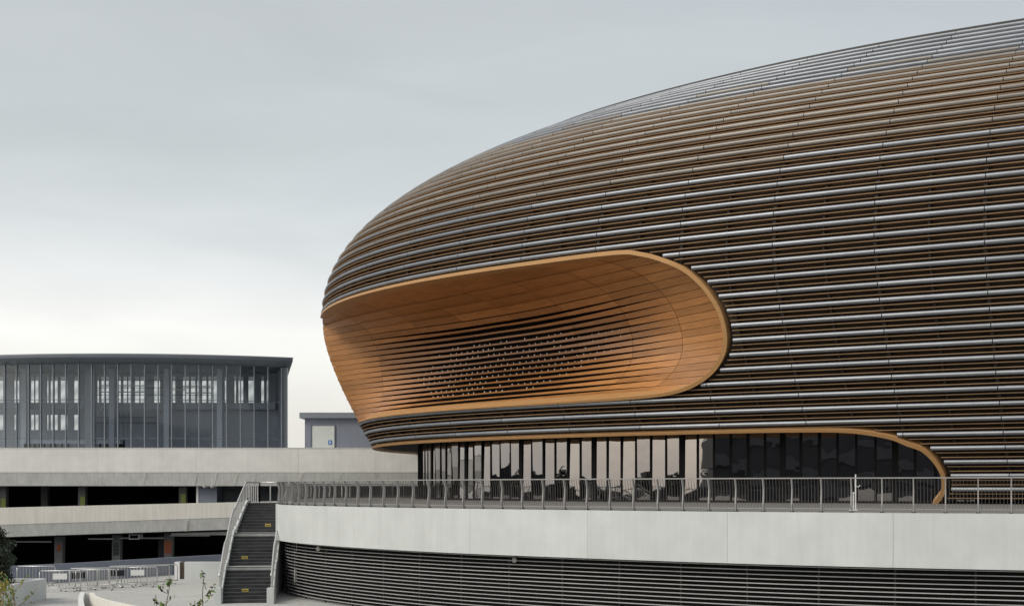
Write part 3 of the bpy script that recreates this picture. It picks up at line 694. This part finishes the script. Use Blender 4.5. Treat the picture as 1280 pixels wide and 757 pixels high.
# rear wall with window openings, standing 9 m behind the glass
DI = 128.0
xi = lambda u: Xp(u, DI); zi = lambda v: Zp(v, DI)
upper = [(-60, -40), (-36, -20), (-8, 4), (17, 24), (27, 36), (38, 48), (58, 60.5), (62.5, 72), (75, 84), (92, 98.5), (121, 123.5), (126, 137), (139.5, 151), (153.5, 165), (168, 181), (192, 200), (208, 213), (215, 219), (228, 236), (238, 244), (246, 250), (252, 258), (260, 264), (266, 271), (273, 278), (280.5, 283), (292.5, 295), (297.5, 304), (310, 317), (326, 330), (333, 336), (345, 348)]
lower = [(-60, -40), (-36, -20), (-8, 4), (17, 20), (27, 36), (38, 48), (58, 60.5), (62.5, 72), (75, 84), (92, 98.5)]
def wallrow(wins, v0, v1, vt, vb, name):
    """wall band from v0 (top) to v1 (bottom) with openings between vt and vb, built as piers and lintels"""
    bx('lintel', 'inner', pav, xi(-200), xi(350), DI, DI + .25, zi(vt), zi(v0)); bx('spandrel', 'inner', pav, xi(-200), xi(350), DI, DI + .25, zi(v1), zi(vb))
    e = -200
    for a, b in wins + [(350, 350)]:
        if a > e: bx('wall_pier', 'inner', pav, xi(e), xi(a), DI + .002, DI + .24, zi(vb), zi(vt))
        e = b
wallrow(upper, 454, 513, 470, 503, 'u'); wallrow(lower, 513.05, 562, 518, 537, 'l')
for wins, vt, vb in ((upper, 470, 503), (lower, 518, 537)):
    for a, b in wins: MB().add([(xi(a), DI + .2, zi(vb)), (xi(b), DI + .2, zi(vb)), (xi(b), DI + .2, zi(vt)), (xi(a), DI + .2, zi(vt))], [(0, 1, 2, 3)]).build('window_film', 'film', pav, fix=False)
    for a, b in wins:
        if b - a > 9.4: bx('window_bar', 'slate', pav, xi((a + b) / 2) - .05, xi((a + b) / 2) + .05, DI + .05, DI + .15, zi(vb), zi(vt))
for v in (475, 484, 493, 521, 528): bx('window_rail', 'slate', pav, xi(118), xi(268), DI - .06, DI - .01, zi(v + .7), zi(v))
for u in np.arange(121, 160, 5.5): bx('screen_post', 'slate_l', pav, Xp(u, 124.9), Xp(u + .5, 124.9), 124.9, 124.95, Zp(546, 124.9), Zp(514, 124.9))
for u in (-30, 52, 158, 224, 288): bx('inner_column', 'inner', pav, xi(u) - .25, xi(u) + .25, 123.2, 124, Z0, Z1 + .05)
bx('inner_column', 'slate_l', pav, Xp(106, 121), Xp(118, 121), 121, 121.6, Z0, Z1 + .05)
bx('floor_beam', 'inner_d', pav, xi(-200), xi(352), 124.5, 125, zi(514), zi(506))
bx('partition', 'inner_d', pav, Xp(195, 125), Xp(348, 125), 125.2, 125.4, Z0, zi(515))
bx('stage_front', 'slate_l', pav, Xp(24, 123.3), Xp(96, 123.3), 123.3, 123.45, Z0, Z0 + 1.99)
bx('stage_block', 'inner', pav, Xp(25, 123.5), Xp(150, 123.5), 123.5, 124.5, Z0 + 2.0, Z0 + 2.35)
for u in (28, 33, 40, 46, 52, 60, 66, 74, 82, 122, 130):
    MB().hexa([(Xp(u, 123), 122.9, Z0), (Xp(u, 123) + .5, 122.9, Z0), (Xp(u, 123) + .5, 123.1, Z0), (Xp(u, 123), 123.1, Z0), (Xp(u, 123) + .22, 122.9, Z0 + 2), (Xp(u, 123) + .3, 122.9, Z0 + 2), (Xp(u, 123) + .3, 123.1, Z0 + 2), (Xp(u, 123) + .22, 123.1, Z0 + 2)]).build('tripod_support', 'dark', pav)
for a, b, v in ((126, 192, 481), (126, 180, 489), (200, 232, 486), (228, 262, 482), (232, 264, 490)):
    bx('gantry_rail', 'white', pav, Xp(a, 126.5), Xp(b, 126.5), 126.5, 126.7, Zp(v + 1.2, 126.5), Zp(v, 126.5))
bx('lower_dark_wall', 'dark', pav, Xp(137, 125), Xp(157, 125), 124.6, 124.8, Z0, Z0 + 2.4)

# ------------------------------------------------------------------ small stair-head block on the concourse roof
blk = thing('stairhead_block', 'small blue grey rooftop block with pale door beside the arena nose', 'outbuilding', (-14, 118, 2.3))
D2 = 116.0
bx('wall', 'bluew', blk, Xp(381, D2), -8, D2, D2 + 7, 2.3, 6.35); bx('roof_slab', 'slate_l', blk, Xp(375, D2), -7.5, D2 - .35, D2 + 7.3, 6.35, 6.85)
dr = bx('door', 'pale', blk, Xp(390, D2), Xp(418, D2), D2 - .05, D2 - .001, 2.3, 5.65)
bx('door_frame', 'slate', blk, Xp(388.6, D2), Xp(390, D2), D2 - .08, D2 - .002, 2.3, 5.72); bx('door_frame', 'slate', blk, Xp(418, D2), Xp(419.4, D2), D2 - .08, D2 - .002, 2.3, 5.72)
sg = bx('blue_sign', 'blue', blk, Xp(410.5, D2), Xp(415, D2), D2 - .08, D2 - .052, 3.98, 4.36)
bx('sign_symbol', 'white', sg, Xp(412, D2), Xp(413.4, D2), D2 - .09, D2 - .082, 4.05, 4.28)

# ------------------------------------------------------------------ plaza things
P = RW
rw = thing('ramp_wall', 'low blue grey curved ramp wall behind the steel barriers', 'wall', (-22, 75, GR))
o1, o2 = offset2d(P, .12), offset2d(P, -.12); cutsi = list(range(0, len(P), 6)) + [len(P) - 1]
for a, b in zip(cutsi[:-1], cutsi[1:]):
    if b > a: MB().rings([[(*o1[i], SUNK), (*o2[i], SUNK), (*o2[i], -4.18), (*o1[i], -4.18)] for i in range(a, b + 1)]).build('wall_panel', 'bluew', rw, smooth='auto')
pb = thing('plaza_wall', 'short pale concrete wall with a dark niche at the foot of the stair', 'wall', (-18, 75, GR))
X0, X1 = Xp(218, 74), Xp(276, 74)
xa, xb = Xp(224.5, 74), Xp(230.5, 74)
bx('wall_end', 'white', pb, X0, xa, 74, 74.5, GR, -4.25); bx('wall_panel', 'conc', pb, xb, X1, 74, 74.5, GR, -4.25); bx('niche_panel', 'bark', pb, xa, xb, 74.12, 74.4, GR, -4.27)
pw = thing('planter_wall', 'pale concrete planter wall below the dark tree', 'planter', (-25, 62, GR))
bx('side_wall', 'conc', pw, -22.35, -22.05, 38, 60.6, GR, -4.25); bx('end_wall', 'conc', pw, -34, -22.351, 60.3, 60.6, GR, -4.253); bx('soil', 'soil', pw, -34, -22.352, 38, 60.299, GR, -4.4)
lw = thing('ramp_parapet', 'low curved white parapet sunk in front of the steel barriers', 'parapet', (-18, 53, GR))
P1 = catmull([(-19.25, 57.4), (-18.2, 54), (-16.6, 49.5)], 6); P2 = catmull([(-18.75, 57.1), (-17.9, 55), (-16.4, 52.6), (-14.6, 50.3), (-12.5, 48.6)], 6)
for P, nm_, m_ in ((P1, 'straight_wall', 'white'), (P2, 'curved_wall', 'conc3')):
    o1, o2 = offset2d(P, .10), offset2d(P, -.10)
    MB().rings([[(*o1[i], GR), (*o2[i], GR), (*o2[i], -4.64), (*o1[i], -4.64)] for i in range(len(P))]).build(nm_, m_, lw, smooth='auto')
bx('end_panel', 'chamf', lw, -19.15, -18.85, 57.2, 57.35, GR, -4.66)

# crowd barriers
def barrier(x, y, yaw, plate, label):
    b = thing('crowd_barrier', label, 'barrier', (x, y, GR), 'steel crowd barriers on the plaza')
    L = 1.0; ca, sa = math.cos(yaw), math.sin(yaw); W = lambda a, c, z: (x + a * ca - c * sa, y + a * sa + c * ca, GR + z)
    loop = [W(-L, 0, .18), W(-L, 0, .98), W(-L + .07, 0, 1.06), W(L - .07, 0, 1.06), W(L, 0, .98), W(L, 0, .18), W(L, 0, .17), W(-L, 0, .17)]
    MB().tube(loop, .024, 6).build('frame', 'steel_l', b, smooth=True)
    for i in range(1, 12):
        a = -L + 2 * L * i / 12; MB().tube([W(a, 0, .17), W(a, 0, 1.06)], .009, 5).build('bar', 'steel_l', b)
    for e in (-.78, .78):
        MB().tube([W(e, -.32, .025), W(e, -.2, .09), W(e, 0, .19), W(e, .2, .09), W(e, .32, .025)], .022, 6).build('foot', 'steel_l', b)
        for c_ in (-.32, .32):
            p = np.array(W(e, c_, 0.03)); MB().box(p[0] - .03, p[0] + .03, p[1] - .03, p[1] + .03, GR, GR + .05).build('rubber_foot', 'rib', b)
    if plate:
        q = [W(-.35, -.03, .62), W(.35, -.03, .62), W(.35, -.015, .62), W(-.35, -.015, .62), W(-.35, -.03, .92), W(.35, -.03, .92), W(.35, -.015, .92), W(-.35, -.015, .92)]
        MB().hexa(q).build('plate', plate, b)
specs = [(75, 65.3, 8, 'white'), (98, 66.6, 40, 'dark'), (120, 66.8, 14, None), (131, 69.0, 50, None), (147, 70.0, 24, 'dark'), (172, 70.6, 12, 'white'), (190, 72.6, 38, None), (160, 72.6, 20, None), (199, 74.4, 30, None), (112, 69.2, 18, None), (45, 68.8, 4, None)]
where = {('white', 0): 'galvanised crowd barrier with a white plate, beside the planter wall', ('white', 1): 'galvanised crowd barrier with a white plate, further from the planter wall', ('dark', 0): 'galvanised crowd barrier with a dark plate, next to the planter wall end', ('dark', 1): 'galvanised crowd barrier with a dark plate, in the middle of the row'}
cnt = {'white': 0, 'dark': 0}
nop = ['third in the row from the planter wall', 'fourth in the row from the planter wall', 'last but one before the pale plaza wall', 'in the second row behind the far white plate', 'last in the row, nearest the ramp wall', 'in the second row, closest to the planter wall']
for u, d, yw, pl in specs:
    if pl: lab = where[(pl, cnt[pl])]; cnt[pl] += 1
    elif u == 45: lab = 'galvanised crowd barrier standing behind the planter wall, only its top showing'
    else: lab = 'galvanised crowd barrier without a plate, ' + nop.pop(0)
    d = 65.0 + (d - 65.3) * .55 if u != 45 else d
    barrier(Xp(u, d), d, R_(yw), pl, lab)

# lamps, cameras, stand
def spot(u, v, i, label):
    d = np.interp(u, [346, 400, 640], [64, 57.8, 48.9]) + .25; x, z = Xp(u, d), F1 + .05
    t = thing('spotlight', label, 'spotlight', (x, d, z - .3)); bx('bracket', 'steel', t, x - .03, x + .03, d, d + .06, z - .16, z)
    MB().tube([(x, d - .14, z - .26), (x, d + .02, z - .19), (x, d + .14, z - .14)], [.09, .085, .06], 10).build('lamp_head', 'steel', t, smooth='auto')
spot(398, 684, 0, 'small grey spotlight hung under the fascia next to the stair'); spot(643, 694, 1, 'small grey spotlight hung under the fascia in the middle of the drum')
for i, (u, lab) in enumerate(((255.5, 'white security camera on the blue grey pier, on its left side'), (265, 'white security camera on the blue grey pier, at its corner'))):
    lab = ('white security camera on the middle of the blue grey pier', 'white security camera at the corner of the blue grey pier')[i]
    x = Xp(u, DC); t = thing('security_camera', lab, 'camera', (x, DC + .6, .1), 'security cameras'); bx('bracket', 'white', t, x - .05, x + .05, DC + .7, DC + .9, .18, .26)
    bd = MB().tube([(x - .25, DC + .35, .1), (x + .15, DC + .7, .22)], .12, 8).build('camera_body', 'white', t); MB().tube([(x - .3, DC + .31, .085), (x - .25, DC + .35, .1)], .09, 8).build('lens', 'black', bd)
t = thing('white_stand', 'thin white stand on the terrace before the lobby glass', 'stand', (12.2, 45.5, FLOOR)); x, y = Xp(1069.5, 45.5), 45.5
MB().tube([(x, y, FLOOR), (x, y, .5)], .025, 6).build('pole', 'white', t); bx('base_plate', 'white', t, x - .2, x + .05, y - .12, y + .12, FLOOR, FLOOR + .03)
MB().tube([(x - .08, y, FLOOR), (x - .08, y, -.15)], .02, 6).build('side_pole', 'white', t); MB().tube([(x, y, .1), (x + .1, y, .04), (x + .16, y, .12)], .015, 6).build('arm', 'white', t); bx('cross_bar', 'white', t, x - .1, x + .02, y - .02, y + .02, -.18, -.13)

# ------------------------------------------------------------------ the hall behind the viewer, seen mirrored in the lobby glass
hl = thing('banded_hall', 'dark hall with grey floor bands, seen only mirrored in the lobby glass', 'building', (-50, -8, GR))
HP = resample(np.array([(-57, 27.5), (-53, 19), (-46, 6), (-32, -10), (-14, -24), (8, -34)]), 4.0); Ho = offset2d(HP, -18)
for i in range(len(HP) - 1):
    for z0, z1, m_, o in ((GR, -1.4, 'hall', 0), (-1.2, 2.6, 'hall', 0), (2.8, 6.8, 'hall', 0), (7.0, 11.5, 'hall', 0)):
        a, b, c, d = HP[i], HP[i + 1], Ho[i + 1], Ho[i]; MB().hexa([(*a, z0), (*b, z0), (*c, z0), (*d, z0), (*a, z1), (*b, z1), (*c, z1), (*d, z1)]).build('wall_bay', m_, hl)
for z0 in (-1.9, 2.1, 6.3, 11.0):
    q = offset2d(HP, .5); MB().rings([[(*q[i], z0), (*(HP[i] * .98 + Ho[i] * .02), z0), (*(HP[i] * .98 + Ho[i] * .02), z0 + 1.2), (*q[i], z0 + 1.2)] for i in range(len(HP))]).build('floor_band', 'hall_b', hl)

WP = resample(np.array([(-57.5, 28.5), (-58, 60), (-61, 80), (-64, 104)]), 5.0); Wo = offset2d(WP, 9)
for i in range(len(WP) - 1):
    a, b, c, d = WP[i], WP[i + 1], Wo[i + 1], Wo[i]; z1 = (.4, .9, .2, 1.2, .6)[i % 5]
    MB().hexa([(*a, GR), (*b, GR), (*c, GR), (*d, GR), (*a, z1), (*b, z1), (*c, z1), (*d, z1)]).build('low_wing_bay', 'hall', hl)

# ------------------------------------------------------------------ vegetation
def leaf_cloud(mb, c, rad, nl, size, squash=.8):
    for _ in range(nl):
        d = rng.normal(size=3); d /= np.linalg.norm(d); r = rng.random() ** .45
        p = c + d * r * np.array([rad, rad, rad * squash]); a = rng.normal(size=3); a /= np.linalg.norm(a); b = np.cross(a, rng.normal(size=3)); b /= np.linalg.norm(b)
        s = size * (.6 + .8 * rng.random()); mb.add([p - a * s, p - b * s * .45, p + a * s, p + b * s * .45], [(0, 1, 2, 3)])
for i, (x, y, h, r) in enumerate(((-53, 52, 6.6, 4.6), (-53, 62, 6.0, 4.4), (-55, 73, 7.4, 5.2), (-58, 86, 6.6, 4.6), (-52, 42, 5.8, 4.2))):
    t = thing('broad_tree', ('broad tree mirrored low in the lobby glass, near the dark hall', 'small broad tree mirrored in the lobby glass, second from the dark hall', 'tall broad tree mirrored in the lobby glass, in the middle of its row', 'broad tree mirrored in the lobby glass, farthest from the dark hall', 'smallest broad tree mirrored in the lobby glass, right beside the dark hall')[i], 'tree', (x, y, GR), 'trees mirrored in the lobby glass')
    MB().tube([(x, y, GR - .05), (x + .1, y, GR + h * .4), (x, y, GR + h * .8)], [.28, .2, .06], 8).build('trunk', 'bark', t, smooth=True)
    mb = MB()
    for q in range(30):
        d = rng.normal(size=3); d /= np.linalg.norm(d); c = np.array([x, y, GR + h * .64]) + d * rng.random() ** .5 * np.array([r * .8, r * .8, h * .3]); leaf_cloud(mb, c, 1.2, 110, .28)
    tag(mb.build('crown', 'leaf_d', t, fix=False), kind='stuff')
tr = thing('evergreen_tree', 'dark dense evergreen tree rising behind the planter wall', 'tree', (-23.5, 57.6, -4.4))
TX, TY = -23.5, 57.6
MB().tube([(TX, TY, -4.45), (TX + .05, TY, -3.8), (TX - .05, TY, -3.0), (TX, TY, -2.0)], [.14, .12, .09, .03], 8).build('trunk', 'bark', tr, smooth=True)
for q in range(8):
    a = q * .9; MB().tube([(TX, TY, -3.8 + q * .2), (TX + .9 * math.cos(a), TY + .9 * math.sin(a), -3.5 + q * .22)], [.05, .015], 6).build('limb', 'bark', tr)
mb = MB()
for q in range(44):
    f = rng.random(); z = -4.15 + 2.3 * f; rad = 1.15 * math.sqrt(max(.05, 1 - (f - .35) ** 2 * 2.0)) * math.sqrt(rng.random()); a = rng.random() * 6.283
    leaf_cloud(mb, np.array([TX + rad * math.cos(a), TY + rad * math.sin(a), z]), .42, 260, .06)
tag(mb.build('crown', 'leaf_d', tr, fix=False), kind='stuff')

pl = thing('raised_planter', 'raised planter bed below the frame that carries the leafy shoots', 'planter', (-4.3, 13, GR))
bx('wall', 'conc', pl, -7.2, -2.0, 12.2, 14.2, GR, -1.95); bx('soil', 'soil', pl, -7.0, -2.2, 12.4, 14.0, -1.95, -1.9)
def shoot(name, label, u, v, d, mats, nleaf, spread, lsize, woody='bark', sub=5, grp=None):
    x, z = Xp(u, d), Zp(v, d); base = np.array([x + rng.normal() * .05, d, -1.9]); tip = np.array([x, d, z])
    t = thing(name, label, 'plant', tuple(base), grp); L = tip - base
    main = [base + L * f + np.array([.03 * math.sin(5 * f + u), .02 * math.cos(4 * f), 0]) for f in np.linspace(0, 1, 8)]
    MB().tube(main, list(np.linspace(.010, .003, 8)), 5).build('stem', woody, t)
    leaves = {m: MB() for m in mats}
    for q in range(sub):
        f = .45 + .5 * (q + rng.random()) / sub; p0 = base + L * f; a = rng.random() * 6.28; ln = spread * (.5 + .8 * rng.random()); p1 = p0 + np.array([math.cos(a) * ln, math.sin(a) * ln * .6, ln * .9])
        MB().tube([p0, (p0 + p1) / 2 + np.array([0, 0, -.02]), p1], [.004, .003, .002], 4).build('twig', woody, t)
        for _ in range(nleaf // sub):
            g = rng.random(); p = p0 + (p1 - p0) * (.3 + .75 * g) + rng.normal(size=3) * .012; a_ = rng.normal(size=3); a_ /= np.linalg.norm(a_); b_ = np.cross(a_, rng.normal(size=3)); b_ /= np.linalg.norm(b_)
            s = lsize * (.6 + .7 * rng.random()); m = mats[int(rng.random() * len(mats))]
            c_ = np.cross(a_, b_) * s * .25
            leaves[m].add([p - a_ * s, p - a_ * s * .2 - b_ * s * .5 + c_, p + a_ * s * .5 - b_ * s * .35 + c_, p + a_ * s, p + a_ * s * .5 + b_ * s * .35 + c_, p - a_ * s * .2 + b_ * s * .5 + c_], [(0, 1, 2, 3), (0, 3, 4, 5)])
    for m, l in leaves.items():
        if l.v: tag(l.build('foliage', m, t, fix=False), kind='stuff')
shoot('leafy_shoot', 'leafy shoot with bright green leaves in front of the plaza', 210, 722, 13.2, ['leaf_g', 'leaf_g', 'leaf_r'], 44, .10, .030)
shoot('leafy_shoot', 'leafy shoot with dull dark leaves and a light green tip beside the stair', 258, 722, 13.0, ['leaf_r', 'leaf_r', 'leaf_g'], 34, .16, .026)
shoot('leafy_shoot', 'small shoot with sparse dark leaves', 192, 742, 12.8, ['leaf_r', 'leaf_g'], 24, .14, .024)
shoot('leafy_shoot', 'low tuft of bright yellow green leaves between two taller shoots', 243, 750, 12.9, ['leaf_g', 'leaf_y'], 48, .09, .028)
shoot('twiggy_shrub', 'bare twiggy shrub with sparse green leaves before the planter wall', 18, 728, 13.4, ['leaf_y', 'leaf_g', 'leaf_g'], 220, .20, .018, 'twig', 18)
shoot('twiggy_shrub', 'yellow leaved shrub tip before the planter wall', 3, 722, 13.1, ['leaf_y'], 130, .14, .022, 'twig', 10)

for o in bpy.data.objects:
    if '_loc' in o: del o['_loc']
